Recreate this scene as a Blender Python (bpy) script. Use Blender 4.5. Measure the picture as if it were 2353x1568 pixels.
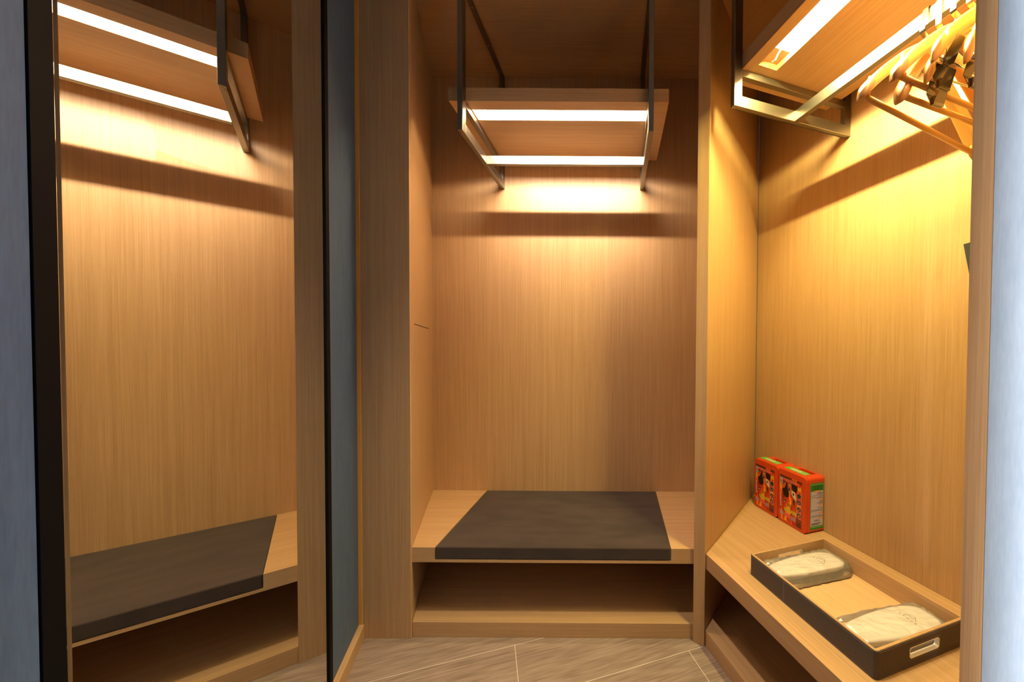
import bpy, bmesh, math, random
from mathutils import Vector, Matrix
S = bpy.context.scene
for o in list(bpy.data.objects): bpy.data.objects.remove(o)
COL = S.collection
random.seed(7)

# ------------------------------------------------------------------ camera
F, CX, CY, PITCH, ROLL, CAMH = 851.9, 1418.65, 816.47, 0.01954, -0.00638, 1.11
cam = bpy.data.cameras.new('camera'); camo = bpy.data.objects.new('camera', cam); COL.objects.link(camo)
cam.sensor_width = 36.0; cam.lens = F*36.0/2353.0
cam.shift_x = (2353/2-CX)/2353.0; cam.shift_y = (CY-784)/2353.0
cam.clip_start = 0.02
Rb = Matrix(((1,0,0),(0,math.cos(PITCH),-math.sin(PITCH)),(0,math.sin(PITCH),math.cos(PITCH))))
Rc = Matrix(((math.cos(ROLL),0,-math.sin(ROLL)),(0,1,0),(math.sin(ROLL),0,math.cos(ROLL))))
R = Rc @ Rb
rt, fw, up = R[0], R[1], R[2]
camo.matrix_world = Matrix(((rt.x,up.x,-fw.x,0),(rt.y,up.y,-fw.y,0),(rt.z,up.z,-fw.z,CAMH),(0,0,0,1)))
S.camera = camo

# ------------------------------------------------------------------ world, exposure
w = bpy.data.worlds.new('world'); S.world = w; w.use_nodes = True
w.node_tree.nodes['Background'].inputs[0].default_value = (0.75, 0.85, 1.0, 1)
w.node_tree.nodes['Background'].inputs[1].default_value = 0.05
S.view_settings.view_transform = 'Standard'; S.view_settings.look = 'None'
S.view_settings.exposure = 0.0; S.view_settings.gamma = 1.0; S.view_settings.use_curve_mapping = False

# ------------------------------------------------------------------ plan of the place (metres)
PHI = 0.3403
N = Vector((math.cos(PHI), math.sin(PHI), 0)); D = Vector((math.sin(PHI), -math.cos(PHI), 0))
B = Vector((0.3342, 1.3640, 0))             # front corner of the corner closet
ROTC = math.atan2(D.y, D.x)
YF, YB = 1.3953, 1.9608                      # niche front / back
ZB, ZBB, ZP = 0.3466, 0.2894, 0.0581         # bench top / underside, base board
ZC, ZC2, ZROOM = 2.5165, 2.45, 2.60
XL = -0.7767; XLB = XL - (YB-YF)*math.tan(PHI)
DV = Vector((0.3293, 1.3568, 0)); PSI = 0.5972
SV = Vector((math.sin(PSI), math.cos(PSI), 0)); SP = Vector((-SV.y, SV.x, 0))
DEP = 0.5647
W0 = Vector((-0.9730, 1.3808, 0))            # left wall plane passes here, along D
SZ0, SZ1 = 2.0676, 2.1185                    # shelf underside / top
FZ = 1.938                                   # bottom of the metal frames
def cl(t, i, z=0): return B + D*t + N*i + Vector((0,0,z))

# ------------------------------------------------------------------ lamps
def area(name, loc, direction, sx, sy, power, col, spread=180, roll=None):
    l = bpy.data.lights.new(name, 'AREA'); l.shape = 'RECTANGLE'; l.size = sx; l.size_y = sy
    l.energy = power; l.color = col; l.spread = math.radians(spread)
    o = bpy.data.objects.new(name, l); COL.objects.link(o)
    z = -Vector(direction).normalized()
    x = Vector(roll).normalized() if roll is not None else Vector((1,0,0))
    x = (x - z*x.dot(z)).normalized(); y = z.cross(x)
    o.matrix_world = Matrix(((x.x,y.x,z.x,loc[0]),(x.y,y.y,z.y,loc[1]),(x.z,y.z,z.z,loc[2]),(0,0,0,1)))
    return o
def spot(name, loc, tgt, power, col, size, blend=0.6, rad=0.03):
    l = bpy.data.lights.new(name, 'SPOT'); l.energy = power; l.color = col
    l.spot_size = math.radians(size); l.spot_blend = blend; l.shadow_soft_size = rad
    o = bpy.data.objects.new(name, l); COL.objects.link(o); o.location = loc
    o.rotation_euler = (Vector(tgt)-Vector(loc)).to_track_quat('-Z','Y').to_euler(); return o
WARM = (1.0, 0.73, 0.37); YEL = (1.0, 0.85, 0.28)
# light strips of the two shelves (wide wash + the forward beam of the strip's lens)
area('shelf_strip_lamp', (-0.235, 1.530, SZ0+0.0155), (0, 0.25, -1), 0.69, 0.014, 10.5, WARM)
area('shelf_strip_beam', (-0.235, 1.530, SZ0+0.0155), (0, 0.431, -0.150), 0.69, 0.014, 8.0, (1,0.92,0.82), 110)
p = cl(0.505, 0.112, SZ0+0.0155)
area('closet_strip_lamp', p, (N*0.3+Vector((0,0,-1))), 0.60, 0.014, 34, YEL, 180, D)
area('closet_strip_beam', p, (N*0.44+Vector((0,0,-0.17))), 0.60, 0.014, 9.5, (1,0.90,0.45), 100, D)
# ceiling downlight of the corridor, and an added narrow fill lamp that brightens the right wall
spot('corridor_downlight', (-0.08, 0.80, 2.52), (-0.08, 0.86, 0), 78, (1.0,0.83,0.66), 80, 0.9, 0.02)
q = cl(1.50, -1.0, 1.25); tg = cl(1.03, 0.0, 1.25)
area('right_wall_fill', q, tg-q, 0.10, 1.9, 12.5, (1.0,0.99,0.97), 20.5, D)

# ------------------------------------------------------------------ materials
def nm(name):
    m = bpy.data.materials.new(name); m.use_nodes = True
    nt = m.node_tree; b = nt.nodes['Principled BSDF']; return m, nt, b
def lin(c):
    return tuple(((x/255)/12.92 if x/255 <= .04045 else ((x/255+.055)/1.055)**2.4) for x in c)+(1,)
def plain(name, rgb, rough=0.5, metal=0.0, spec=0.5):
    m, nt, b = nm(name)
    b.inputs['Base Color'].default_value = lin(rgb); b.inputs['Roughness'].default_value = rough
    b.inputs['Metallic'].default_value = metal; b.inputs['Specular IOR Level'].default_value = spec
    n = nt.nodes.new('ShaderNodeTexNoise'); n.inputs['Scale'].default_value = 60
    bp = nt.nodes.new('ShaderNodeBump'); bp.inputs['Strength'].default_value = 0.03; bp.inputs['Distance'].default_value = 0.001
    nt.links.new(n.outputs['Fac'], bp.inputs['Height']); nt.links.new(bp.outputs['Normal'], b.inputs['Normal'])
    return m
def oak(name, axis, light=(202,164,122), dark=(176,137,95), rough=0.42):
    m, nt, b = nm(name); L = nt.links
    tc = nt.nodes.new('ShaderNodeTexCoord')
    def streak(across, along, detail):
        mp = nt.nodes.new('ShaderNodeMapping'); s = [across]*3; s[axis] = along
        mp.inputs['Scale'].default_value = s; L.new(tc.outputs['Object'], mp.inputs['Vector'])
        n = nt.nodes.new('ShaderNodeTexNoise'); n.inputs['Scale'].default_value = 1; n.inputs['Detail'].default_value = detail
        L.new(mp.outputs['Vector'], n.inputs['Vector']); return n.outputs['Fac']
    a = streak(420, 4, 2); c = streak(60, 0.8, 2); e = streak(1100, 30, 1)
    m1 = nt.nodes.new('ShaderNodeMath'); m1.operation = 'MULTIPLY_ADD'; m1.inputs[1].default_value = 0.9; L.new(a, m1.inputs[0]); cs = nt.nodes.new('ShaderNodeMath'); cs.operation = 'MULTIPLY'; cs.inputs[1].default_value = 0.35; L.new(c, cs.inputs[0]); L.new(cs.outputs[0], m1.inputs[2])
    m2 = nt.nodes.new('ShaderNodeMath'); m2.operation = 'MULTIPLY_ADD'; m2.inputs[1].default_value = 0.3; L.new(e, m2.inputs[0]); L.new(m1.outputs[0], m2.inputs[2])
    r = nt.nodes.new('ShaderNodeValToRGB'); r.color_ramp.elements[0].position = 0.70; r.color_ramp.elements[1].position = 1.2
    r.color_ramp.elements[0].position = 0.45; r.color_ramp.elements[1].position = 1.15
    r.color_ramp.elements[0].color = lin(dark); r.color_ramp.elements[1].color = lin(light)
    L.new(m2.outputs[0], r.inputs['Fac']); L.new(r.outputs['Color'], b.inputs['Base Color'])
    bp = nt.nodes.new('ShaderNodeBump'); bp.inputs['Strength'].default_value = 0.12; bp.inputs['Distance'].default_value = 0.0006
    L.new(a, bp.inputs['Height']); L.new(bp.outputs['Normal'], b.inputs['Normal'])
    b.inputs['Roughness'].default_value = rough; b.inputs['Specular IOR Level'].default_value = 0.35
    return m
OAKZ = oak('oak_veneer_upright', 2); OAKX = oak('oak_veneer_lengthwise', 0)
EDGE = oak('lit_oak_edge_band', 2, (240,172,84), (226,156,70))  # oak edge strip, the light falling on it put into its colour
def wallmat(name, c1, c2, sc=260):
    m, nt, b = nm(name); L = nt.links
    tc = nt.nodes.new('ShaderNodeTexCoord')
    mp = nt.nodes.new('ShaderNodeMapping'); mp.inputs['Scale'].default_value = (1,1,0.12); L.new(tc.outputs['Object'], mp.inputs['Vector'])
    n = nt.nodes.new('ShaderNodeTexNoise'); n.inputs['Scale'].default_value = sc; n.inputs['Detail'].default_value = 4; L.new(mp.outputs[0], n.inputs['Vector'])
    n2 = nt.nodes.new('ShaderNodeTexNoise'); n2.inputs['Scale'].default_value = 40; n2.inputs['Detail'].default_value = 4; L.new(mp.outputs[0], n2.inputs['Vector'])
    ad = nt.nodes.new('ShaderNodeMath'); ad.operation = 'ADD'; L.new(n.outputs['Fac'], ad.inputs[0]); L.new(n2.outputs['Fac'], ad.inputs[1])
    r = nt.nodes.new('ShaderNodeMapRange'); r.inputs[1].default_value = 0.7; r.inputs[2].default_value = 1.3; L.new(ad.outputs[0], r.inputs[0])
    mx = nt.nodes.new('ShaderNodeMix'); mx.data_type = 'RGBA'; mx.inputs[6].default_value = lin(c1); mx.inputs[7].default_value = lin(c2)
    L.new(r.outputs[0], mx.inputs[0]); L.new(mx.outputs[2], b.inputs['Base Color'])
    bp = nt.nodes.new('ShaderNodeBump'); bp.inputs['Strength'].default_value = 0.15; bp.inputs['Distance'].default_value = 0.001
    L.new(n.outputs['Fac'], bp.inputs['Height']); L.new(bp.outputs['Normal'], b.inputs['Normal'])
    b.inputs['Roughness'].default_value = 0.62; return m
BLUE = wallmat('blue_grey_wallcovering', (70,91,118), (84,106,134))
BLUE_LIT = wallmat('lit_blue_grey_wallcovering', (146,163,184), (163,179,198))  # lighter copy of the blue covering: right wall's stronger light put into the colour
CEIL = wallmat('ceiling_paint', (212,208,200), (220,216,210))
m, nt, b = nm('brushed_bronze_steel'); L = nt.links; STEEL = m
b.inputs['Metallic'].default_value = 1; b.inputs['Base Color'].default_value = (0.26,0.235,0.205,1); b.inputs['Roughness'].default_value = 0.38
tc = nt.nodes.new('ShaderNodeTexCoord'); mp = nt.nodes.new('ShaderNodeMapping'); mp.inputs['Scale'].default_value = (20,20,600)
n = nt.nodes.new('ShaderNodeTexNoise'); n.inputs['Scale'].default_value = 1; L.new(tc.outputs['Object'], mp.inputs[0]); L.new(mp.outputs[0], n.inputs['Vector'])
bp = nt.nodes.new('ShaderNodeBump'); bp.inputs['Strength'].default_value = 0.06; bp.inputs['Distance'].default_value = 0.0005
L.new(n.outputs['Fac'], bp.inputs['Height']); L.new(bp.outputs[0], b.inputs['Normal'])
CHROME = plain('polished_chrome', (225,222,215), 0.13, 1.0)
BRASSY = plain('hook_metal', (226,214,190), 0.18, 1.0)
BLACK = plain('black_satin_frame', (9,9,11), 0.6, 0.0, 0.12)
DARK = plain('dark_gap', (22,14,8), 0.8)
m, nt, b = nm('mirror_glass'); MIRROR = m
b.inputs['Metallic'].default_value = 1; b.inputs['Base Color'].default_value = (0.80,0.80,0.76,1); b.inputs['Roughness'].default_value = 0.006
def fabric(name, c1, c2, sc=70, fine=900, rough=0.95, sheen=0.25):
    m, nt, b = nm(name); L = nt.links
    tc = nt.nodes.new('ShaderNodeTexCoord')
    mp = nt.nodes.new('ShaderNodeMapping'); mp.inputs['Scale'].default_value = (0.35,1,1); L.new(tc.outputs['Object'], mp.inputs[0])
    n = nt.nodes.new('ShaderNodeTexNoise'); n.inputs['Scale'].default_value = sc; n.inputs['Detail'].default_value = 6; L.new(mp.outputs[0], n.inputs['Vector'])
    f = nt.nodes.new('ShaderNodeTexNoise'); f.inputs['Scale'].default_value = fine; L.new(tc.outputs['Object'], f.inputs['Vector'])
    ad = nt.nodes.new('ShaderNodeMath'); ad.operation = 'ADD'; L.new(n.outputs['Fac'], ad.inputs[0]); L.new(f.outputs['Fac'], ad.inputs[1])
    r = nt.nodes.new('ShaderNodeMapRange'); r.inputs[1].default_value = 0.65; r.inputs[2].default_value = 1.35; L.new(ad.outputs[0], r.inputs[0])
    mx = nt.nodes.new('ShaderNodeMix'); mx.data_type = 'RGBA'; mx.inputs[6].default_value = lin(c1); mx.inputs[7].default_value = lin(c2)
    L.new(r.outputs[0], mx.inputs[0]); L.new(mx.outputs[2], b.inputs['Base Color'])
    bp = nt.nodes.new('ShaderNodeBump'); bp.inputs['Strength'].default_value = 0.4; bp.inputs['Distance'].default_value = 0.0008
    L.new(f.outputs['Fac'], bp.inputs['Height']); L.new(bp.outputs[0], b.inputs['Normal'])
    b.inputs['Roughness'].default_value = rough; b.inputs['Sheen Weight'].default_value = sheen
    b.inputs['Sheen Roughness'].default_value = 0.5; b.inputs['Specular IOR Level'].default_value = 0.15
    return m
PAD = fabric('charcoal_brown_velvet', (42,34,32), (76,60,55), 18)
LEATHER = fabric('grey_brown_leatherette', (78,70,66), (98,88,82), 300, 1400, 0.7, 0.05)
def emis(name, rgb, s):
    m, nt, b = nm(name); b.inputs['Emission Color'].default_value = rgb+(1,); b.inputs['Emission Strength'].default_value = s
    b.inputs['Base Color'].default_value = (0.8,0.8,0.8,1); return m
STRIP = emis('lit_diffuser_white', (1,0.96,0.90), 3.0); STRIP2 = emis('lit_diffuser_warm', (1,0.97,0.86), 3.5)
# floor: grey-brown wood-look planks with pale joints
m, nt, b = nm('plank_floor'); L = nt.links; FLOOR = m
tc = nt.nodes.new('ShaderNodeTexCoord')
mp = nt.nodes.new('ShaderNodeMapping'); mp.inputs['Location'].default_value = (-0.100,0,0); L.new(tc.outputs['Object'], mp.inputs[0])
br = nt.nodes.new('ShaderNodeTexBrick'); br.inputs['Scale'].default_value = 1; br.inputs['Brick Width'].default_value = 1.2; br.inputs['Row Height'].default_value = 0.2345
br.inputs['Mortar Size'].default_value = 0.0011; br.inputs['Mortar Smooth'].default_value = 0.2; br.offset = 0.5
br.inputs['Color1'].default_value = (0.0,0,0,1); br.inputs['Color2'].default_value = (1,1,1,1); br.inputs['Mortar'].default_value = (0.5,0.5,0.5,1)
L.new(mp.outputs[0], br.inputs['Vector'])
mp2 = nt.nodes.new('ShaderNodeMapping'); mp2.inputs['Scale'].default_value = (1.6,9,1); L.new(tc.outputs['Object'], mp2.inputs[0])
ns = nt.nodes.new('ShaderNodeTexNoise'); ns.inputs['Scale'].default_value = 1.6; ns.inputs['Detail'].default_value = 2; L.new(mp2.outputs[0], ns.inputs['Vector'])
rg = nt.nodes.new('ShaderNodeMath'); rg.operation = 'MULTIPLY'; rg.inputs[1].default_value = 26; L.new(ns.outputs['Fac'], rg.inputs[0])
sn = nt.nodes.new('ShaderNodeMath'); sn.operation = 'SINE'; L.new(rg.outputs[0], sn.inputs[0])
mp3 = nt.nodes.new('ShaderNodeMapping'); mp3.inputs['Scale'].default_value = (9,150,1); L.new(tc.outputs['Object'], mp3.inputs[0])
nf = nt.nodes.new('ShaderNodeTexNoise'); nf.inputs['Scale'].default_value = 1; nf.inputs['Detail'].default_value = 5; L.new(mp3.outputs[0], nf.inputs['Vector'])
sm = nt.nodes.new('ShaderNodeMath'); sm.operation = 'MULTIPLY_ADD'; sm.inputs[1].default_value = 0.07; L.new(sn.outputs[0], sm.inputs[0]); L.new(nf.outputs['Fac'], sm.inputs[2])
cr = nt.nodes.new('ShaderNodeValToRGB'); cr.color_ramp.elements[0].position = 0.28; cr.color_ramp.elements[1].position = 0.72
cr.color_ramp.elements[0].color = lin((128,108,98)); cr.color_ramp.elements[1].color = lin((166,145,133)); L.new(sm.outputs[0], cr.inputs['Fac'])
mx = nt.nodes.new('ShaderNodeMix'); mx.data_type = 'RGBA'; L.new(br.outputs['Fac'], mx.inputs[0]); L.new(cr.outputs['Color'], mx.inputs[6]); mx.inputs[7].default_value = lin((222,212,202))
L.new(mx.outputs[2], b.inputs['Base Color']); b.inputs['Roughness'].default_value = 0.5
ORANGE = plain('orange_red_plastic', (208,70,28), 0.36)

# ------------------------------------------------------------------ mesh helpers
def link(name, bm, mats, parent=None, loc=(0,0,0), rotz=0, smooth=False, bevel=0, seg=2, recalc=True):
    if recalc: bmesh.ops.recalc_face_normals(bm, faces=bm.faces)
    me = bpy.data.meshes.new(name); bm.to_mesh(me); bm.free()
    for mm in (mats if isinstance(mats, (list,tuple)) else [mats]): me.materials.append(mm)
    if smooth:
        for f in me.polygons: f.use_smooth = True
    o = bpy.data.objects.new(name, me); COL.objects.link(o)
    o.parent = parent; o.location = loc; o.rotation_euler = (0,0,rotz)
    if bevel:
        md = o.modifiers.new('bevel', 'BEVEL'); md.width = bevel; md.segments = seg; md.limit_method = 'ANGLE'; md.harden_normals = False
    return o
def box(bm, x0, x1, y0, y1, z0, z1, mi=0):
    vs = [bm.verts.new((x,y,z)) for z in (z0,z1) for y in (y0,y1) for x in (x0,x1)]
    for q in ((0,1,3,2),(4,6,7,5),(0,4,5,1),(1,5,7,3),(3,7,6,2),(2,6,4,0)):
        f = bm.faces.new([vs[k] for k in q]); f.material_index = mi
    return vs
def prism(bm, pts, z0, z1, mi=0):
    a = [bm.verts.new((p[0],p[1],z0)) for p in pts]; c = [bm.verts.new((p[0],p[1],z1)) for p in pts]
    n = len(pts); fs = [bm.faces.new(a[::-1]), bm.faces.new(c)]
    for k in range(n): fs.append(bm.faces.new((a[k],a[(k+1)%n],c[(k+1)%n],c[k])))
    for f in fs: f.material_index = mi
def tube(bm, pts, r, seg=10, mi=0, cap=True):
    pts = [Vector(p) for p in pts]; rings = []
    for k, P in enumerate(pts):
        t = (pts[min(k+1,len(pts)-1)] - pts[max(k-1,0)]).normalized()
        a = t.cross(Vector((0,0,1)));
        if a.length < 1e-4: a = t.cross(Vector((0,1,0)))
        a.normalize(); c = t.cross(a)
        rr = r[k] if isinstance(r,(list,tuple)) else r
        rings.append([bm.verts.new(P + (a*math.cos(2*math.pi*j/seg)+c*math.sin(2*math.pi*j/seg))*rr) for j in range(seg)])
    for k in range(len(rings)-1):
        for j in range(seg):
            f = bm.faces.new((rings[k][j],rings[k][(j+1)%seg],rings[k+1][(j+1)%seg],rings[k+1][j])); f.material_index = mi
    if cap:
        for g in (rings[0][::-1], rings[-1]): f = bm.faces.new(g); f.material_index = mi
def BM(): return bmesh.new()
def one(fn, *a):
    bm = BM(); fn(bm, *a); return bm
def thing(name, label, cat, loc=(0,0,0), rotz=0, group=None):
    o = bpy.data.objects.new(name, None); COL.objects.link(o); o.empty_display_size = 0.05
    o.location = loc; o.rotation_euler = (0,0,rotz); o['label'] = label; o['category'] = cat
    if group: o['group'] = group
    return o
def tag(o, label, cat, group=None):
    o['label'] = label; o['category'] = cat
    if group: o['group'] = group
    return o
def struct(o): o['kind'] = 'structure'; return o

# ------------------------------------------------------------------ room shell
TB = 3.5   # corridor runs this far behind
IW = (W0-B).dot(N)                         # left wall in closet coordinates (about -1.23)
TW = (W0-B).dot(D)
bm = BM(); vs = [bm.verts.new(v) for v in ((-2.2,-3.6,0),(2.4,-3.6,0),(2.4,2.6,0),(-2.2,2.6,0))]
# floor built in a frame turned with the planks (local x along N)
a = math.atan2(N.y, N.x)
bm.free(); bm = BM(); box(bm, -2.6, 2.6, -3.6, 2.6, -0.05, 0.0)
struct(link('floor', bm, FLOOR, rotz=a))
struct(link('ceiling', one(box, -1.35, TB+0.05, IW-0.1, 0.9, ZROOM, ZROOM+0.05), CEIL, loc=B, rotz=ROTC))
struct(link('wall_left', one(prism, [(TW-0.005,IW-0.1),(TB,IW-0.1),(TB,IW+0.0145),(TW+1.0655,IW+0.0155),(TW+1.0655,IW),(TW-0.005,IW)], 0, ZROOM), BLUE, loc=B, rotz=ROTC))
struct(link('wall_right', one(box, 0.809, TB, 0.0, 0.022, 0, ZROOM), BLUE_LIT, loc=B, rotz=ROTC))
struct(link('wall_back', one(box, TB, TB+0.1, IW-0.1, 0.9, 0, ZROOM), BLUE, loc=B, rotz=ROTC))
# baseboard on the left wall
bt = TW
struct(link('baseboard_left', one(box, bt-0.006, bt+0.34, IW+0.0, IW+0.0196, 0, 0.053), OAKX, loc=B, rotz=ROTC, bevel=0.0015))
struct(link('trim_1', one(box, -0.985, -0.9605, 1.386, 1.41, 0.0, ZROOM), EDGE, bevel=0.001))

# ------------------------------------------------------------------ niche wardrobe
wd = thing('built_in_wardrobe', 'open oak veneer wardrobe niche behind the dark seat pad, straight ahead', 'wardrobe', (0,0,0))
def dl(Y):    # X of the divider's left face at depth Y
    P = DV + SP*0.045; s = (Y-P.y)/SV.y; return P.x + SV.x*s
link('pier_panel', one(box, -0.9600, -0.7822, 1.387, 1.412, 0, ZROOM), OAKZ, wd)
bm = BM(); c0 = Vector((XL,1.387,0)); bk = Vector((-D.x,-D.y,0))
pts = [(XL-0.0078,1.3868),(XL-0.0002,1.3868),(XLB-0.003,YB+0.0),(XLB-0.024,YB),(XL-0.026,1.412),(XL-0.0078,1.412)]
prism(bm, [(XL-0.0078,1.3868),(XL,1.3868),(XL,YF),(XLB,YB),(XLB-0.021,YB),(XL-0.021,1.4125),(XL-0.0078,1.4125)], 0, ZC)
sp_ = link('side_panel', bm, OAKZ, wd, recalc=True)
# the narrow slot seam in the side panel
p0 = Vector((-0.79978,1.46065,0)); p1 = Vector((-0.92885,1.82522,0)); nn = N*0.0006
bm = BM(); pts = [p0-N*0.001, p1-N*0.001, p1+nn, p0+nn]
prism(bm, [(q_.x,q_.y) for q_ in pts], 1.1975, 1.2005)
link('panel_slot', bm, DARK, sp_)
link('back_panel', one(box, XLB-0.022, dl(YB)+0.0, YB, YB+0.02, 0, ZC), OAKZ, wd)
bm = BM(); prism(bm, [(XL,1.40),(dl(1.40),1.40),(dl(YB)-.001,YB),(XLB,YB)], ZC, ZC+0.02)
link('top_panel', bm, OAKX, wd)
bm = BM(); prism(bm, [(XL+0.001,1.3953),(dl(1.3953),1.3953),(dl(YB)-.001,YB),(XLB,YB)], 0.04, ZP)
prism(bm, [(XL+0.001,1.3953),(dl(1.3953),1.3953),(dl(1.415),1.415),(XL+0.001,1.415)], 0.0, 0.04)
link('base_board', bm, OAKX, wd, bevel=0.001)

# divider panel between niche and corner closet
Pd = [DV, DV+SP*0.045, DV+SP*0.045+SV*0.72, DV+SV*0.705]
bm = BM(); prism(bm, [(q_.x,q_.y) for q_ in Pd], 0.0, ZROOM)
dvo = link('divider_panel', bm, OAKZ, bevel=0.0012)
tag(dvo, 'full height oak divider panel between the seat niche and the yellow lit corner closet', 'panel')

# bench of the niche with a recess for the pad
CL_, CR_, ZR = -0.6879, 0.2072, 0.3014
bm = BM()
e = 0.0008
prism(bm, [(XL+e,YF),(dl(YF)-e,YF),(dl(YB)-e-.001,YB-e),(XLB+e,YB-e)], ZBB, ZR-0.001)
prism(bm, [(XL+e,YF),(CL_-0.002,YF),(CL_-0.002,YB-e),(XLB+e,YB-e)], ZR-0.001, ZB)
prism(bm, [(CR_+0.002,YF),(dl(YF)-e,YF),(dl(YB)-e-.001,YB-e),(CR_+0.002,YB-e)], ZR-0.001, ZB)
bmesh.ops.remove_doubles(bm, verts=bm.verts, dist=1e-6)
tag(link('bench_board', bm, OAKX), 'oak bench board of the middle niche with the dark pad let into it', 'bench', 'bench boards')
tag(link('seat_pad', one(box, CL_, CR_, YF-0.001, YB-0.002, ZR, ZB+0.001), PAD, bevel=0.004, seg=3), 'charcoal brown velvet seat pad let flush into the middle niche bench', 'cushion')

# ------------------------------------------------------------------ corner closet
cc = thing('corner_closet', 'open oak corner closet lit yellow, right of the divider panel', 'closet', B, ROTC)
XE = 0.97
def dr(i):    # t of the divider's right face at depth i (closet coordinates)
    P = DV - B; sd, sn = SV.dot(D), SV.dot(N); k = (i - P.dot(N))/sn; return P.dot(D)+sd*k
link('back_panel', one(box, dr(DEP)+0.001, XE+0.02, DEP, DEP+0.02, 0, ZC2), OAKZ, cc)
link('end_panel', one(box, XE, XE+0.02, 0.024, DEP, 0, ZC2), OAKZ, cc)
link('front_stile', one(box, 0.7795, 0.8085, -0.001, 0.024, 0, ZROOM), OAKZ, cc)
bm = BM(); prism(bm, [(dr(0.0)+.001,0.0),(XE,0.0),(XE,DEP),(dr(DEP)+.001,DEP)], ZC2, ZC2+0.02); link('top_panel', bm, OAKX, cc)
bm = BM(); prism(bm, [(dr(0.0)+.001,0.0),(.779,0.0),(.779,.024),(XE,0.024),(XE,DEP),(dr(DEP)+.001,DEP)], 0.04, ZP)
prism(bm, [(dr(0.0)+.001,0.0),(.779,0.0),(.779,0.02),(dr(0.02)+.001,0.02)], 0.0, 0.04)
link('base_board', bm, OAKX, cc, bevel=0.001)
bm = BM(); prism(bm, [(dr(0.0)+.001,0.0),(.779,0.0),(.779,.025),(XE-.001,0.025),(XE-.001,DEP-.001),(dr(DEP)+.002,DEP-.001)], ZBB, ZB)
tag(link('bench_board', bm, OAKX, loc=B, rotz=ROTC, bevel=0.001), 'oak bench board of the corner closet carrying the red cases and the tray', 'bench', 'bench boards')

# ------------------------------------------------------------------ metal racks, shelves, light strips
def rack(label, X0, X1, y0, dep, zc, loc, rotz, rodspan=None):
    t = thing('hanging_rack', label, 'rack', loc, rotz, 'metal racks under the ceiling panels')
    for k, x in enumerate((X0, X1)):
        xa, xb = (x-0.02, x) if k == 0 else (x, x+0.02)
        bm = BM(); y1 = y0+dep
        box(bm, xa, xb, y0, y0+0.032, FZ, zc)            # front post
        box(bm, xa, xb, y1-0.03, y1, FZ, zc)             # wall post
        box(bm, xa, xb, y0+0.032, y1-0.03, FZ, FZ+0.038) # lower bar
        box(bm, xa, xb, y0+0.032, y1-0.03, FZ+0.105, SZ0-0.0003)
        box(bm, xa, xb, y0+0.032, y1-0.03, zc-0.012, zc)
        bmesh.ops.remove_doubles(bm, verts=bm.verts, dist=1e-6)
        br_ = link('side_frame', bm, STEEL, t, bevel=0.0012)
        for j in range(3):
            yy = y0+0.12+0.19*j
            bm = BM(); bmesh.ops.create_cone(bm, cap_ends=True, segments=14, radius1=0.0042, radius2=0.0042, depth=0.003, matrix=Matrix.Translation(((xa+xb)/2, yy, zc-0.0125)))
            link('screw', bm, BRASSY, br_)
    rf = y0+0.260
    link('hanging_rail', one(box, X0, X1, rf, rf+0.02, FZ-0.002, FZ+0.036), STEEL, t, bevel=0.0012)
    return t
rack('dark bronze steel rack with empty rail hanging in the middle niche', -0.5957, 0.1125, 1.429, YB-1.429-0.0005, ZC, (0,0,0), 0)
rack('bronze steel rack holding the wooden hangers in the corner closet', 0.1019, 0.872, 0.0246, DEP-0.0251, ZC2, B, ROTC)

def shelf(label, x0, x1, y0, y1, s0, s1, sy0, sy1, d0, d1, loc, rotz, mat):
    t = thing('overhead_shelf', label, 'shelf', loc, rotz, 'thick oak shelves with light strips')
    bm = BM(); g = 0.020
    box(bm, x0, x1, y0, sy0, SZ0, SZ1); box(bm, x0, x1, sy1, y1, SZ0, SZ1)
    box(bm, x0, s0, sy0, sy1, SZ0, SZ1); box(bm, s1, x1, sy0, sy1, SZ0, SZ1)
    box(bm, s0, s1, sy0, sy1, SZ0+g, SZ1)
    bmesh.ops.remove_doubles(bm, verts=bm.verts, dist=1e-6)
    link('board', bm, OAKX, t)
    link('light_strip', one(box, d0, d1, sy0+0.0005, sy1-0.0005, SZ0+g-0.003, SZ0+g-0.0002), mat, t)
    return t
shelf('thick oak shelf with a white light strip underneath, in the middle niche', -0.6632, 0.194, 1.4615, 1.9105, -0.5915, 0.1125, 1.5148, 1.5820, -0.5910, 0.108, (0,0,0), 0, STRIP)
sh2 = shelf('thick oak shelf with a dangling light tape end, above the wooden hangers', 0.034, 0.955, 0.0572, 0.515, 0.135, 0.86, 0.0960, 0.1720, 0.195, 0.858, B, ROTC, STRIP2)
bm = BM(); tube(bm, [(0.200,0.13,SZ0+.014),(0.185,0.132,SZ0+.009),(0.170,0.135,SZ0+.002),(0.160,0.137,SZ0+.004),(0.150,0.139,SZ0+0.010)], 0.0028, 6)
link('loose_tape_end', bm, plain('led_tape', (205,215,235), 0.3), sh2)

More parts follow.
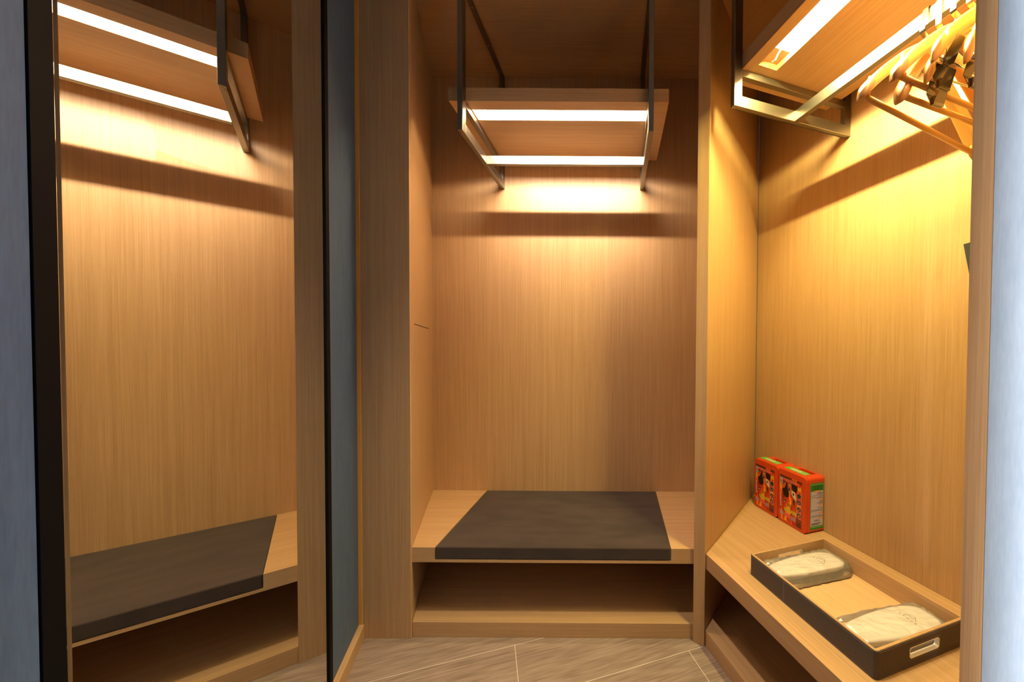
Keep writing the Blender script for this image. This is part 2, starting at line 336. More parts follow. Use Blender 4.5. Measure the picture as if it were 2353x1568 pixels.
# ------------------------------------------------------------------ mirror
mt0, mt1 = 0.2950, 1.0645      # along the wall, from W0
mz0, mz1 = 0.06, 2.25
MO = B + D*TW + N*IW
mir = thing('wall_mirror', 'tall black framed mirror on the blue wall at the left reflecting the niche', 'mirror', MO, ROTC)
gl = 0.0131; fwid, fd = 0.0238, 0.0175
link('glass', one(box, mt0+0.01, 1.0300, 0.002, gl, mz0+.004, mz1-.004), MIRROR, mir)
bm = BM(); prism(bm, [(1.0300,0.002),(1.0430,0.002),(1.0430,0.0168),(1.0400,0.0168),(1.0300,gl)], mz0+.004, mz1-.004)
link('bevelled_edge', bm, MIRROR, mir)
bm = BM()
box(bm, mt0, mt0+fwid, 0.0, fd, mz0, mz1); box(bm, mt1-fwid, mt1, 0.0, fd, mz0, mz1)
box(bm, mt0+fwid, mt1-fwid, 0.0, fd, mz0, mz0+fwid); box(bm, mt0+fwid, mt1-fwid, 0.0, fd, mz1-fwid, mz1)
link('frame', bm, BLACK, mir, bevel=0.001)

# ------------------------------------------------------------------ red emergency cases
LAB = {}
def lm(rgb, rough=0.4):
    k = (rgb, rough)
    if k not in LAB: LAB[k] = plain('print_%d_%d_%d' % rgb, rgb, rough)
    return LAB[k]
m, nt, b = nm('flame_print'); L = nt.links; FLAME = m
tc = nt.nodes.new('ShaderNodeTexCoord'); mp = nt.nodes.new('ShaderNodeMapping'); mp.inputs['Scale'].default_value = (70,1,17); L.new(tc.outputs['Object'], mp.inputs[0])
n = nt.nodes.new('ShaderNodeTexNoise'); n.inputs['Scale'].default_value = 1; n.inputs['Detail'].default_value = 5; n.inputs['Distortion'].default_value = 1.1; L.new(mp.outputs[0], n.inputs['Vector'])
r = nt.nodes.new('ShaderNodeValToRGB'); r.color_ramp.elements[0].position = 0.30; r.color_ramp.elements[0].color = lin((120,22,14))
r.color_ramp.elements[1].position = 0.72; r.color_ramp.elements[1].color = lin((250,205,60))
for ps, c in ((0.43,(196,44,18)),(0.52,(222,72,24)),(0.60,(236,132,34))):
    el = r.color_ramp.elements.new(ps); el.color = lin(c)
L.new(n.outputs['Fac'], r.inputs['Fac']); L.new(r.outputs['Color'], b.inputs['Base Color']); b.inputs['Roughness'].default_value = 0.3
class Decal:      # flat printed shapes on one mesh; every layer lies a hair above the last
    def __init__(s, mp): s.bm = BM(); s.mats = []; s.k = 0; s.mp = mp
    def poly(s, pts, mat, layer=1):
        if mat not in s.mats: s.mats.append(mat)
        f = s.bm.faces.new([s.bm.verts.new(s.mp(p_[0], p_[1], layer*0.00012)) for p_ in pts]); f.material_index = s.mats.index(mat)
    def rect(s, x0, y0, x1, y1, mat, layer=1): s.poly([(x0,y0),(x1,y0),(x1,y1),(x0,y1)], mat, layer)
    def disc(s, cx, cy, rx, ry, mat, layer=1, n=18):
        s.poly([(cx+rx*math.cos(2*math.pi*j/n), cy+ry*math.sin(2*math.pi*j/n)) for j in range(n)], mat, layer)
    def done(s, name, parent): return link(name, s.bm, s.mats, parent, recalc=False)
def case_objects(name, label, loc):
    t = thing(name, label, 'emergency case', loc, ROTC, 'red emergency cases on the closet bench')
    W_, DP, H = 0.153, 0.1005, 0.2345
    # body with a grip pocket in the top
    bm = BM()
    px0, px1, py0, py1, pd = 0.042, 0.118, 0.064, 0.090, 0.022
    def rr(x0,x1,z0,z1,r,n=5):
        out = []
        for cx_, cz_, a0 in ((x1-r,z0+r,-90),(x1-r,z1-r,0),(x0+r,z1-r,90),(x0+r,z0+r,180)):
            for j in range(n+1):
                an = math.radians(a0+90*j/n); out.append((cx_+r*math.cos(an), cz_+r*math.sin(an)))
        return out
    def slab(bm, y0, y1, ins, r, pocket=False):
        P = rr(ins, W_-ins, ins, H-ins, r)
        a_ = [bm.verts.new((x,y0,z)) for x,z in P]; c_ = [bm.verts.new((x,y1,z)) for x,z in P]; n_ = len(P)
        bm.faces.new(a_); bm.faces.new(c_[::-1])
        for j in range(n_):
            if pocket and abs(P[j][1]-(H-ins))<1e-6 and abs(P[(j+1)%n_][1]-(H-ins))<1e-6 and abs(P[j][0]-P[(j+1)%n_][0])>0.05:
                A0,A1,C1,C0 = a_[j],a_[(j+1)%n_],c_[(j+1)%n_],c_[j]   # top face from x1 to x0
                zt = H-ins
                q0 = [bm.verts.new(v_) for v_ in ((px1,py0,zt),(px0,py0,zt),(px0,py1,zt),(px1,py1,zt))]
                q1 = [bm.verts.new((v_.co.x,v_.co.y,zt-pd)) for v_ in q0]
                o_ = [A0,A1,C1,C0]
                for m_ in range(4):
                    bm.faces.new((o_[m_],o_[(m_+1)%4],q0[(m_+1)%4],q0[m_])); bm.faces.new((q0[m_],q0[(m_+1)%4],q1[(m_+1)%4],q1[m_]))
                bm.faces.new(q1)
            else:
                bm.faces.new((a_[j],a_[(j+1)%n_],c_[(j+1)%n_],c_[j]))
    slab(bm, 0.0185, DP, 0.0014, 0.013, True)
    slab(bm, 0.0125, 0.0225, 0.0, 0.014)
    link('case_body', bm, ORANGE, t, bevel=0.0016, seg=3)
    bm = BM(); slab(bm, 0.0, 0.0118, 0.0014, 0.013); slab(bm, 0.0116, 0.0128, 0.003, 0.012)
    link('case_lid', bm, ORANGE, t, bevel=0.003, seg=3)
    # front print: coordinates as seen, 0..1 from left and from top of the printed area
    x0, z1, lw, lh = 0.0100, 0.2085, 0.122, 0.196
    FR = Decal(lambda u,v,l: (x0+u*lw, -0.0004-l, z1-v*lh))
    G = lm((205,198,206)); K = lm((20,14,14)); BR = lm((92,44,26)); YG = lm((206,206,60)); PK = lm((236,120,110)); LB = lm((150,178,214)); RD = lm((206,40,22)); YL = lm((240,196,50)); FC = lm((150,98,70)); PN = lm((128,58,36))
    FR.rect(0,0,1,1,FLAME,0)
    FR.rect(0,0,.55,.05,BR); FR.rect(.78,0.0,1,.05,BR); FR.rect(.40,0.03,.62,.15,lm((150,92,70)))
    FR.rect(.02,.055,.13,.12,LB,2); FR.disc(.085,.17,.06,.03,lm((120,160,190)),2)
    for k in range(3): FR.rect(.15,.055+.022*k,.80-.03*k,.064+.022*k,PK,3)
    FR.poly([(.16,.09),(.34,.13),(.38,.25),(.44,.36),(.42,.44),(.30,.47),(.17,.42),(.11,.30),(.16,.20)],K,2)
    FR.poly([(.22,.12),(.30,.16),(.23,.27),(.13,.30),(.12,.24),(.19,.21)],lm((196,98,30)),3)
    FR.disc(.235,.545,.062,.052,FC,3); FR.poly([(.17,.53),(.30,.53),(.27,.60),(.20,.60)],BR,4); FR.disc(.235,.575,.03,.014,G,5)
    FR.disc(.44,.24,.055,.072,lm((150,104,84)),3); FR.disc(.44,.26,.03,.03,K,4)
    FR.poly([(.55,.10),(.80,.12),(.80,.22),(.74,.28),(.58,.25),(.54,.17)],K,2)
    FR.poly([(.54,.26),(.70,.27),(.74,.34),(.78,.40),(.74,.45),(.62,.40),(.55,.34)],lm((214,204,176)),3)
    FR.poly([(.60,.30),(.67,.31),(.66,.36),(.61,.35)],K,4)
    FR.disc(.655,.50,.058,.066,lm((120,62,34)),3); FR.disc(.655,.49,.026,.024,K,4)
    for k,(yy,c) in enumerate(((.315,(60,56,30)),(.455,(150,104,84)),(.60,(176,96,40)),(.735,(226,106,34)))):
        FR.disc(.885,yy,.098,.055,LB,3); FR.disc(.885,yy,.082,.046,lm((34,20,16)),4); FR.disc(.885,yy+.006,.05,.026,lm(c),5)
    for k in range(5): FR.rect(.83+.03*k,.135-.006*(k%2),.85+.03*k,.20+.01*(k%3),YL,3)
    for k in range(4): FR.rect(.34,.585+.02*k,.66-.06*(k%2),.592+.02*k,lm((120,60,48)),3)
    FR.poly([(.02,.40),(.075,.40),(.085,.72),(.03,.72)],G,2)
    for k in range(15): FR.rect(.033,.41+.02*k,.07,.418+.02*k,RD,3)
    for k in range(9): FR.rect(.22+.063*k,.700,.272+.063*k,.765,YG,3); FR.rect(.237+.063*k,.715,.255+.063*k,.742,lm((190,80,30)),4)
    for k in range(5): FR.poly([(.25+.12*k,.765),(.30+.12*k,.765),(.275+.12*k,.80+.012*(k%2))],YL,3)
    for k in range(4): FR.rect(.24+.07*k,.815,.30+.07*k,.895,PK,3); FR.rect(.256+.07*k,.83,.284+.07*k,.855,RD,4); FR.rect(.256+.07*k,.865,.284+.07*k,.88,RD,4)
    for k in range(4): FR.rect(.02,.81+.022*k,.20+.02*(k%2),.821+.022*k,LB,3); FR.rect(.54,.83+.022*k,.74-.03*(k%2),.842+.022*k,LB,3)
    FR.rect(.76,.81,1.0,1.0,PN,1)
    for k in range(5): FR.rect(.80,.90+.016*k,.97,.906+.016*k,K,3)
    FR.done('front_label', t)
    # side print (green border, grey field with lines of small dark text)
    SD = Decal(lambda u,v,l: (W_+0.0004+l-0.0014, 0.0232+u*0.0735, 0.2085-v*0.193))
    GR = lm((40,140,52)); DG = lm((24,120,40)); LG = lm((190,188,222)); WH = lm((214,228,170)); OR = lm((232,120,56)); TX = lm((58,54,70))
    SD.rect(0,0,1,1,GR,0); SD.rect(.03,.03,.97,.035,WH); SD.rect(.03,.945,.97,.951,WH); SD.rect(.03,.03,.037,.95,WH); SD.rect(.963,.03,.97,.95,WH)
    SD.rect(.06,.045,.94,.165,DG,2); SD.rect(.05,.175,.95,.925,LG,2)
    for k in range(3): SD.rect(.22+.04*k,.06+.026*k,.82-.05*k,.067+.026*k,lm((20,70,30)),3); SD.rect(.36+.11*k,.138,.41+.11*k,.156,K,3)
    SD.rect(.22,.160,.72,.188,OR,4); SD.rect(.34,.166,.58,.182,YL,5)
    rows = [(.205,.46),(.222,.56),(.24,.50),(.262,.06),(.285,.62),(.305,.05),(.325,.45),(.390,.70),(.408,.70),(.425,.48),(.445,.62),(.530,.55),(.548,.80),(.575,.12),(.595,.07),(.612,.86),(.700,.14),(.722,.08)]
    for yy, xs in rows:
        x = xs
        while x < .92:
            wd_ = .05+.03*((int(x*97)+int(yy*131)) % 3); SD.rect(x, yy, min(x+wd_,.93), yy+.009, TX, 3); x += wd_+.018
    for yy in (.345,.465,.640,.745): SD.rect(.66,yy,.93,yy+.028,OR,3); SD.rect(.74,yy+.006,.86,yy+.022,YL,4)
    for k in range(4): SD.rect(.34+.10*k,.795,.385+.10*k,.832,TX,3)
    for k in range(3): SD.rect(.10,.862+.016*k,.84-.1*k,.872+.016*k,TX,3)
    SD.done('side_label', t)
    TP = Decal(lambda u,v,l: (0.006+u*0.112, 0.026+v*0.036, H-0.0014+0.0003+l))
    TP.rect(0,0,1,1,lm((92,186,44)),0); TP.rect(.20,.30,.72,.74,lm((228,226,206)),1)
    for k in range(6): TP.rect(.23+.08*k,.40,.285+.08*k,.64,lm((176,128,110)),2)
    TP.rect(.80,.30,.96,.70,lm((150,196,190)),1); TP.disc(.87,.50,.04,.14,OR,2)
    for k in range(14): TP.rect(.04+.065*k,.08,.07+.065*k,.13,WH,1)
    TP.done('top_label', t)
    bm = BM(); bmesh.ops.create_cone(bm, cap_ends=True, segments=10, radius1=0.0022, radius2=0.0022, depth=0.002, matrix=Matrix.Translation((0.094,0.0895,H-0.012)) @ Matrix.Rotation(math.pi/2,4,'X'))
    link('pin_hole', bm, DARK, t)
    return t
case0 = case_objects('emergency_case', 'orange red plastic case with flame print, its printed green side showing, nearer the tray', cl(-0.1385,0.4630,ZB))
def dup(root, loc, label):
    r_ = root.copy(); COL.objects.link(r_); r_.location = loc; r_['label'] = label
    for ch in root.children:
        c = ch.copy(); COL.objects.link(c); c.parent = r_
        for g_ in ch.children: d_ = g_.copy(); COL.objects.link(d_); d_.parent = c
    return r_
dup(case0, cl(-0.2940,0.4625,ZB), 'orange red plastic case with flame print, standing deepest in the corner by the divider panel')

# ------------------------------------------------------------------ leather tray
TT, TI, TL, TWD, TH = 0.1516, 0.0733, 0.4334, 0.330, 0.0682
tray = thing('leather_tray', 'long grey brown leather tray with oak lining on the corner closet bench', 'tray', cl(TT,TI,ZB), ROTC)
def loop(ins, r, hy0, hy1, n=5):      # rounded rectangle with vertices where the hand holes begin and end
    x0,x1,y0,y1 = ins, TL-ins, ins, TWD-ins; r = max(r-ins, 0.0012); out = []
    out += [(x0, hy1), (x0, hy0)]
    for cx_,cy_,a0 in ((x0+r,y0+r,180),(x1-r,y0+r,270)):
        for j in range(n+1): an = math.radians(a0+90*j/n); out.append((cx_+r*math.cos(an), cy_+r*math.sin(an)))
    out += [(x1,hy0),(x1,hy1)]
    for cx_,cy_,a0 in ((x1-r,y1-r,0),(x0+r,y1-r,90)):
        for j in range(n+1): an = math.radians(a0+90*j/n); out.append((cx_+r*math.cos(an), cy_+r*math.sin(an)))
    return out
HY0, HY1, HZ0, HZ1 = 0.1135, 0.2215, 0.0215, 0.0478
def ring_wall(ins_o, ins_i, r, z0, z1, mat, name, bevel=0):
    A = loop(ins_o, r, HY0, HY1); Bq = loop(ins_i, r, HY0, HY1); n_ = len(A); zs = [z0, HZ0, HZ1, z1]
    bm = BM()
    va = [[bm.verts.new((x,y,z)) for x,y in A] for z in zs]; vb = [[bm.verts.new((x,y,z)) for x,y in Bq] for z in zs]
    holes = [j for j in range(n_) if abs(A[j][0]-A[(j+1)%n_][0])<1e-6 and abs(abs(A[j][1]-A[(j+1)%n_][1])-(HY1-HY0))<1e-6]
    for k in range(3):
        for j in range(n_):
            jn = (j+1)%n_
            if k == 1 and j in holes:
                bm.faces.new((va[1][j],va[1][jn],vb[1][jn],vb[1][j])); bm.faces.new((va[2][j],vb[2][j],vb[2][jn],va[2][jn]))
                bm.faces.new((va[1][j],vb[1][j],vb[2][j],va[2][j])); bm.faces.new((va[1][jn],va[2][jn],vb[2][jn],vb[1][jn])); continue
            bm.faces.new((va[k][j],va[k][jn],va[k+1][jn],va[k+1][j])); bm.faces.new((vb[k][j],vb[k+1][j],vb[k+1][jn],vb[k][jn]))
    for j in range(n_):
        jn = (j+1)%n_; bm.faces.new((va[3][j],va[3][jn],vb[3][jn],vb[3][j])); bm.faces.new((va[0][j],vb[0][j],vb[0][jn],va[0][jn]))
    return link(name, bm, mat, tray, bevel=bevel, seg=2)
ring_wall(0.0, 0.0022, 0.010, 0.0, TH-0.0012, LEATHER, 'leather_shell', 0.0008)
ln = ring_wall(0.0022, 0.0092, 0.010, 0.0005, TH, OAKX, 'oak_lining', 0.0008)
link('tray_floor', one(box, 0.009, TL-0.009, 0.009, TWD-0.009, 0.001, 0.0075), oak('pale_oak_floor', 0, (222,188,142), (200,164,118)), tray)
# chrome-white rims of the two hand holes (rounded rectangles)
RIM = plain('pale_metal_rim', (236,234,232), 0.3, 0.25)
for xs in (0, 1):
    bm = BM()
    def rrect(g, r, n=5):
        out = []
        for cy_,cz_,a0 in ((HY1-g-r,HZ0+g+r,-90),(HY1-g-r,HZ1-g-r,0),(HY0+g+r,HZ1-g-r,90),(HY0+g+r,HZ0+g+r,180)):
            for j in range(n+1): an = math.radians(a0+90*j/n); out.append((cy_+r*math.cos(an), cz_+r*math.sin(an)))
        return out
    xa, xb = (-0.0005, 0.0098) if xs == 0 else (TL-0.0098, TL+0.0005)
    o_, i_ = rrect(-0.0006, 0.0075), rrect(0.0016, 0.0058)
    ra = [[bm.verts.new((x,y,z)) for y,z in P] for x in (xa,xb) for P in (o_,i_)]   # xa-o, xa-i, xb-o, xb-i
    n_ = len(o_)
    for j in range(n_):
        k = (j+1)%n_
        bm.faces.new((ra[0][j],ra[0][k],ra[1][k],ra[1][j])); bm.faces.new((ra[2][j],ra[3][j],ra[3][k],ra[2][k]))
        bm.faces.new((ra[0][j],ra[2][j],ra[2][k],ra[0][k])); bm.faces.new((ra[1][j],ra[1][k],ra[3][k],ra[3][j]))
    link('hand_hole_rim', bm, RIM, tray)
# stitching: short thread dashes along the leather
bm = BM()
def dash(x0,y0,x1,y1,z0,z1,nx,ny):
    o1 = Vector((nx,ny,0))*0.0004
    t_ = Vector((x1-x0,y1-y0,z1-z0)).normalized(); u_ = Vector((nx,ny,0)); s_ = t_.cross(u_)*0.00032
    P0, P1 = Vector((x0,y0,z0))+o1, Vector((x1,y1,z1))+o1; h = Vector((nx,ny,0))*0.0003
    vs = [bm.verts.new(q_) for q_ in (P0-s_,P1-s_,P1+s_,P0+s_)]; bm.faces.new(vs)
    vs2 = [bm.verts.new(q_) for q_ in (P0-s_-h,P1-s_-h,P1+s_-h,P0+s_-h)]
    for j in range(4): bm.faces.new((vs[j],vs2[j],vs2[(j+1)%4],vs[(j+1)%4]))
for z in (0.0032, TH-0.0050):
    x = 0.012
    while x < TL-0.014: dash(x,0,x+0.0022,0,z,z,0,-1); x += 0.0036
    y = 0.012
    while y < TWD-0.014: dash(TL,y,TL,y+0.0022,z,z,1,0); dash(0,y,0,y+0.0022,z,z,-1,0); y += 0.0036
z = 0.006
while z < TH-0.008: dash(0.150,0,0.150,0,z,z+0.0022,0,-1); dash(0.1535,0,0.1535,0,z,z+0.0022,0,-1); z += 0.0036
y = HY0-0.003
while y < HY1+0.002:
    for z in (HZ0-0.004, HZ1+0.004): dash(TL,y,TL,y+0.0022,z,z,1,0)
    y += 0.0036
z = HZ0-0.002
while z < HZ1+0.001:
    for y in (HY0-0.004, HY1+0.004): dash(TL,y,TL,y,z,z+0.0022,1,0)
    z += 0.0036
link('stitching', bm, plain('grey_thread', (150,146,140), 0.7), tray)

# ------------------------------------------------------------------ slippers in film bags
CREAM = plain('cream_towelling', (232,222,216), 0.8); SOLE = plain('dark_sole', (62,64,66), 0.6); SOLE2 = plain('pale_sole', (214,186,120), 0.6)
m, nt, b = nm('crinkled_clear_film'); L = nt.links; FILM = m
out = nt.nodes['Material Output']; tr = nt.nodes.new('ShaderNodeBsdfTransparent'); gs = nt.nodes.new('ShaderNodeBsdfGlossy'); df = nt.nodes.new('ShaderNodeBsdfDiffuse')
gs.inputs['Roughness'].default_value = 0.2; df.inputs['Color'].default_value = (0.95,0.93,0.9,1); tr.inputs['Color'].default_value = (1,1,1,1)
m1 = nt.nodes.new('ShaderNodeMixShader'); m2 = nt.nodes.new('ShaderNodeMixShader'); fr = nt.nodes.new('ShaderNodeFresnel'); fr.inputs['IOR'].default_value = 1.6
m1.inputs[0].default_value = 0.21; L.new(tr.outputs[0], m1.inputs[1]); L.new(df.outputs[0], m1.inputs[2])
fa = nt.nodes.new('ShaderNodeMath'); fa.operation = 'ADD'; fa.inputs[1].default_value = 0.07; L.new(fr.outputs[0], fa.inputs[0]); L.new(fa.outputs[0], m2.inputs[0]); L.new(m1.outputs[0], m2.inputs[1]); L.new(gs.outputs[0], m2.inputs[2]); L.new(m2.outputs[0], out.inputs['Surface'])
INK = plain('grey_ink', (74,68,62), 0.7)
def foot(n=56, wd_=0.056, ln_=0.288, ins=0.0):
    """outline of a slipper sole; y runs heel -> toe, origin at mid heel"""
    out = []
    for k in range(n):
        a_ = 2*math.pi*k/n; c, s_ = math.cos(a_), math.sin(a_)
        y = ln_/2 + (ln_/2-ins)*math.copysign(abs(s_)**0.80, s_)
        u = y/ln_; half = wd_*(0.80+0.24*min(1,max(0,(u-.25)/.5))) - ins
        x = half*math.copysign(abs(c)**0.72, c); out.append((x,y))
    return out
def text_mesh(bm, txt, size, P, ux, uy, mi=0):
    cu = bpy.data.curves.new('lettering', 'FONT'); cu.body = txt; cu.size = size; cu.space_character = 2.1; cu.align_x = 'CENTER'
    ob = bpy.data.objects.new('lettering', cu); me = ob.to_mesh()
    vs = [bm.verts.new(P + ux*v.co.x + uy*v.co.y) for v in me.vertices]
    for f in me.polygons:
        try: bm.faces.new([vs[j] for j in f.vertices]).material_index = mi
        except ValueError: pass
    ob.to_mesh_clear(); bpy.data.objects.remove(ob); bpy.data.curves.remove(cu)
def slippers(label, loc, rot, sole, film_seed, hz=0.030, logoy=0.205):
    t = thing('bagged_slippers', label, 'slippers', loc, rot, 'bagged slippers in the tray')
    from mathutils import noise
    # two soles stacked
    bm = BM()
    for k in range(2):
        z0 = 0.002+k*(hz*0.5); z1 = z0+hz*0.30
        prism(bm, foot(ins=0.001+0.002*k), z0, z1, 0)
    link('sole', bm, sole, t, bevel=0.0015)
    bm = BM(); rings = []
    hs = [(0.0015,hz*0.95),(0.0025,hz*1.05),(0.005,hz*1.11),(0.010,hz*1.15),(0.022,hz*1.17),(0.036,hz*1.18)]
    for ins, z in [(0.002,hz*0.80)]+hs: rings.append([bm.verts.new((x,y,z)) for x,y in foot(ins=ins)])
    n_ = len(rings[0])
    for a_, c_ in zip(rings, rings[1:]):
        for j in range(n_): bm.faces.new((a_[j],a_[(j+1)%n_],c_[(j+1)%n_],c_[j]))
    bm.faces.new(rings[-1]); bm.faces.new(rings[0][::-1])
    link('slipper_upper', bm, CREAM, t, smooth=True)
    # printed mark: open peak with an inner stroke, letters below
    bm = BM(); zt = hz*1.19+0.0006
    def stroke(P, w_):
        for (xa,ya),(xb,yb) in zip(P, P[1:]):
            d_ = Vector((xb-xa,yb-ya,0)); q_ = Vector((-d_.y,d_.x,0)).normalized()*w_
            bm.faces.new([bm.verts.new((x_,y_,zt)) for x_,y_ in ((xa-q_.x,ya-q_.y),(xb-q_.x,yb-q_.y),(xb+q_.x,yb+q_.y),(xa+q_.x,ya+q_.y))])
    stroke([(-0.0165,logoy),(-0.004,logoy+0.0145),(0.0,logoy+0.0175),(0.004,logoy+0.0145),(0.0165,logoy)], 0.00055)
    stroke([(-0.007,logoy+0.0085),(-0.001,logoy+0.006),(0.005,logoy+0.0075),(0.009,logoy+0.010)], 0.00045)
    text_mesh(bm, 'ATOUR', 0.0085, Vector((0,logoy-0.010,zt)), Vector((1,0,0)), Vector((0,1,0)))
    link('printed_mark', bm, INK, t, recalc=False)
    # film bag: closed, crinkled sleeve around the pair
    bm = BM(); nx, ny = 15, 32; x0, x1, y0, y1 = -0.0635, 0.0635, -0.012, 0.300
    def P(ix, iy, top):
        u = ix/nx*2-1; v = iy/ny
        x = (x0+x1)/2+(x1-x0)/2*u; y = y0+(y1-y0)*v
        ed = min(1, (1-abs(u))*3.2)*min(1, min(v,1-v)*11)
        cr_ = max(0, v-0.86)/0.14
        x *= 1-0.36*cr_*cr_ - 0.10*max(0,0.12-v)/0.12
        h_ = (hz*1.30)*ed**0.5
        ns_ = noise.noise(Vector((x*34,y*26,film_seed)))+0.5*noise.noise(Vector((x*75+y*50,y*60-x*30,film_seed+4)))
        rd = abs(noise.noise(Vector((x*60-y*25,y*26+x*40,film_seed+9))))
        if top: z = 0.0014+h_*(1.0)+0.0040*ns_*(0.4+0.6*ed)-0.0048*rd*ed+0.003
        else: z = 0.0008
        z = max(z, 0.0013) if top else z
        if top and ed > 0.75: z = max(z, hz*1.19+0.0012+0.0075*max(0,ns_)+0.0040*rd)
        x += 0.0035*noise.noise(Vector((y*55,film_seed,2)))*abs(u); y += 0.004*noise.noise(Vector((x*60,film_seed,5)))*abs(2*v-1)
        return Vector((x,y,z))
    top = [[bm.verts.new(P(i,j,True)) for i in range(nx+1)] for j in range(ny+1)]
    for j in range(ny):
        for i in range(nx): bm.faces.new((top[j][i],top[j][i+1],top[j+1][i+1],top[j+1][i]))
    link('film_bag', bm, FILM, t, smooth=False, recalc=False)
    return t
slippers('cream slippers with dark sole edge in clear film, at the far end of the tray', cl(0.2165,0.1000,ZB+0.0077), ROTC+math.radians(-3), SOLE, 3.1, 0.030)
slippers('cream slippers in clear film at the near end of the tray', cl(0.4950,0.0960,ZB+0.0077), ROTC+math.radians(-5), SOLE2, 8.7, 0.030)

# ------------------------------------------------------------------ hangers
HW = plain('varnished_beech', (214,160,86), 0.34); HE = plain('beech_end_grain', (176,120,80), 0.38)
def hook_bm():
    bm = BM(); w_ = 0.006; th = 0.0011
    path = [(0.017,-0.030),(0.017,-0.004),(0.013,0.0022),(-0.013,0.0022),(-0.0165,-0.004),(-0.018,-0.062),(-0.015,-0.066),(0.0,-0.072),(0.0,-0.098)]
    a_ = []; 
    for k,(x,z) in enumerate(path):
        d_ = Vector(path[min(k+1,len(path)-1)])-Vector(path[max(k-1,0)]); nn_ = Vector((-d_.y,d_.x)).normalized()*th
        a_.append([bm.verts.new(v_) for v_ in ((x-nn_.x,-w_,z-nn_.y),(x+nn_.x,-w_,z+nn_.y),(x+nn_.x,w_,z+nn_.y),(x-nn_.x,w_,z-nn_.y))])
    for g0,g1 in zip(a_,a_[1:]):
        for j in range(4): bm.faces.new((g0[j],g0[(j+1)%4],g1[(j+1)%4],g1[j]))
    bm.faces.new(a_[0]); bm.faces.new(a_[-1][::-1]); return bm
def arm_bm(half, z_top, drop, w_mid, w_end, h_mid, h_end, notch=False, endfrac=0.86):
    bm = BM(); n_, sg = 72, 14; rings = []
    for k in range(n_+1):
        s_ = -1+2*k/n_; a_ = abs(s_)
        x = half*s_; z = z_top - drop*(0.55*a_+0.45*a_**1.7); y = -0.030*a_**2
        e_ = 1.0
        if a_ > 0.90: e_ = max(0.04, math.sqrt(max(0, 1-((a_-0.90)/0.10)**2)))
        sm_ = a_*a_*(3-2*a_)
        wy = (w_mid+(w_end-w_mid)*sm_)*e_; hz_ = (h_mid+(h_end-h_mid)*sm_)*(0.35+0.65*e_)
        if notch and abs(a_-0.76) < 0.03: hz_top = hz_*0.45
        else: hz_top = hz_
        ring = []
        for j in range(sg):
            an = 2*math.pi*j/sg; cy_ = math.copysign(abs(math.cos(an))**0.45, math.cos(an)); cz_ = math.copysign(abs(math.sin(an))**0.5, math.sin(an))
            ring.append(bm.verts.new((x, y+wy*cy_, z+(hz_top if cz_ > 0 else hz_)*cz_)))
        rings.append(ring)
    for k in range(n_):
        s_ = abs(-1+2*(k+.5)/n_)
        for j in range(sg):
            f = bm.faces.new((rings[k][j],rings[k][(j+1)%sg],rings[k+1][(j+1)%sg],rings[k+1][j])); f.material_index = 1 if s_ > endfrac else 0
    bm.faces.new(rings[0][::-1]); bm.faces.new(rings[-1]); return bm
def coat_hanger(label, drop, bar):
    t = thing('wooden_hanger', label, 'hanger', (0,0,0), 0, 'wooden hangers on the closet rail')
    link('hook', hook_bm(), BRASSY, t)
    link('shoulder', arm_bm(0.218,-0.104,drop,0.008,0.0165,0.021,0.0185), [HW,HE], t, smooth=True)
    bm = BM(); tube(bm, [(-0.186,-0.022,-bar),(0.186,-0.022,-bar)], 0.0062, 14)
    for sx in (-1,1):
        tube(bm, [(sx*0.186,-0.022,-bar-0.003),(sx*0.186,-0.022,-bar+0.05)], 0.0045, 8)
    tb = link('trouser_bar', bm, HW, t, smooth=True)
    return t
CLIPM = plain('clip_steel', (128,122,116), 0.22, 1.0)
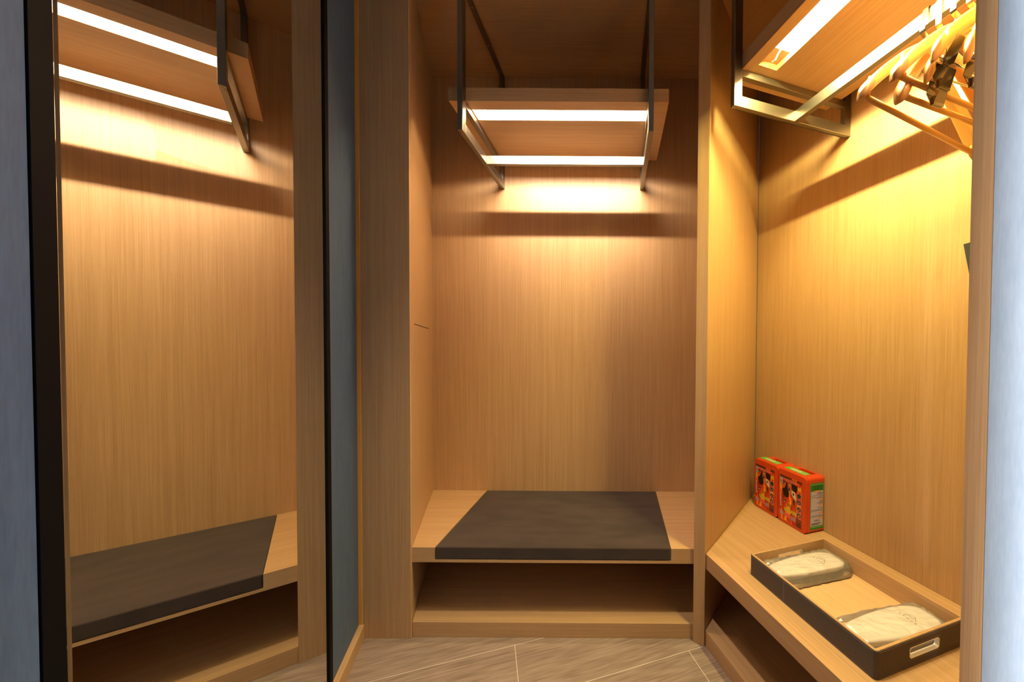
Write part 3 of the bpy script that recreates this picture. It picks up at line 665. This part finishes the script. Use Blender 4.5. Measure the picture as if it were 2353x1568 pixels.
def clip_hanger(label):
    t = thing('clip_hanger', label, 'hanger', (0,0,0), 0, 'clip hangers on the closet rail')
    link('hook', hook_bm(), BRASSY, t)
    link('shoulder', arm_bm(0.200,-0.104,0.192,0.0065,0.0075,0.021,0.021,True,0.90), [HW,HE], t, smooth=True)
    bm = BM(); pv = -0.262
    for sx in (-1,1): tube(bm, [(sx*0.128,-0.008,-0.190),(sx*0.128,-0.008,pv)], 0.0019, 8)
    tube(bm, [(-0.148,-0.008,pv),(0.148,-0.008,pv)], 0.0022, 8)
    link('clip_rod', bm, CHROME, t, smooth=True)
    for sx in (-1,1):
        bm = BM(); cx_ = sx*0.128; wv = 0.016
        for sy in (-1,1):       # two jaws, open at the top grips, closed at the mouth
            P_ = [(-0.008+sy*0.026,pv+0.030),(-0.008+sy*0.0052,pv-0.008),(-0.008+sy*0.0145,pv-0.030),(-0.008+sy*0.0024,pv-0.060)]
            a_ = []
            for k,(y,z) in enumerate(P_):
                g = wv if k in (1,3) else wv*0.72
                a_.append([bm.verts.new(v_) for v_ in ((cx_-g,y,z),(cx_+g,y,z),(cx_+g,y+sy*0.0012,z),(cx_-g,y+sy*0.0012,z))])
            for g0,g1 in zip(a_,a_[1:]):
                for j in range(4): bm.faces.new((g0[j],g0[(j+1)%4],g1[(j+1)%4],g1[j]))
            bm.faces.new(a_[0]); bm.faces.new(a_[-1][::-1])
            box(bm, cx_-wv, cx_+wv, -0.008+min(sy*0.0005,sy*0.004), -0.008+max(sy*0.0005,sy*0.004), pv-0.064, pv-0.046)
        cl_ = link('clip', bm, CLIPM, t)
        bm = BM(); tube(bm, [(cx_-0.010,-0.008,pv),(cx_+0.010,-0.008,pv)], 0.0055, 12); link('clip_spring', bm, CHROME, cl_, smooth=True)
    return t
RT = FZ+0.036
def put(t, tt, ang, tilt=0, label=None, di=0.0):
    t.location = cl(tt, 0.2946+di, RT-0.0008); t.rotation_euler = (0, math.radians(tilt), math.atan2(N.y,N.x)+math.radians(ang))
h0 = coat_hanger('contoured wooden hanger with trouser bar, its tip furthest left of all hangers', 0.228, 0.320)
put(h0, 0.534, -1.5, 9.7)
def dup2(root, label): return dup(root, (0,0,0), label)
h1 = coat_hanger('contoured wooden hanger with trouser bar, tucked below the broad upper hanger tip', 0.205, 0.290); put(h1, 0.562, 2.5, -1)
h2 = coat_hanger('contoured wooden hanger with trouser bar, its broad tip the uppermost of the bar hangers', 0.203, 0.291); put(h2, 0.598, -3, 6)
c0_ = clip_hanger('flat wooden hanger with steel clips, the one with the lowest notched end'); put(c0_, 0.626, -2.5, 0)
c1_ = dup2(c0_, 'flat wooden hanger with steel clips, its notched end the topmost, above the bar hangers'); put(c1_, 0.652, -2, 5)
c2_ = dup2(c0_, 'flat wooden hanger with steel clips, cut off by the pale door jamb at the right'); put(c2_, 0.690, -2, -1)

# ------------------------------------------------------------------ small dark strap on the back wall, at the jamb
st_ = thing('hanging_strap', 'small dark ribbed strap end against the yellow back wall beside the right jamb', 'strap', cl(0.488,DEP-0.001,1.30), ROTC)
bm = BM(); P_ = [(-0.0085,0.1215),(0.075,0.128),(0.075,-0.10),(0.030,-0.10)]
a_ = [bm.verts.new((x,-0.001,z)) for x,z in P_]; c_ = [bm.verts.new((x,-0.012,z)) for x,z in P_]
bm.faces.new(a_); bm.faces.new(c_[::-1])
for j in range(4): bm.faces.new((a_[j],a_[(j+1)%4],c_[(j+1)%4],c_[j]))
link('strap_body', bm, fabric('dark_webbing', (34,34,40), (66,66,74), 500, 1500), st_, bevel=0.001)
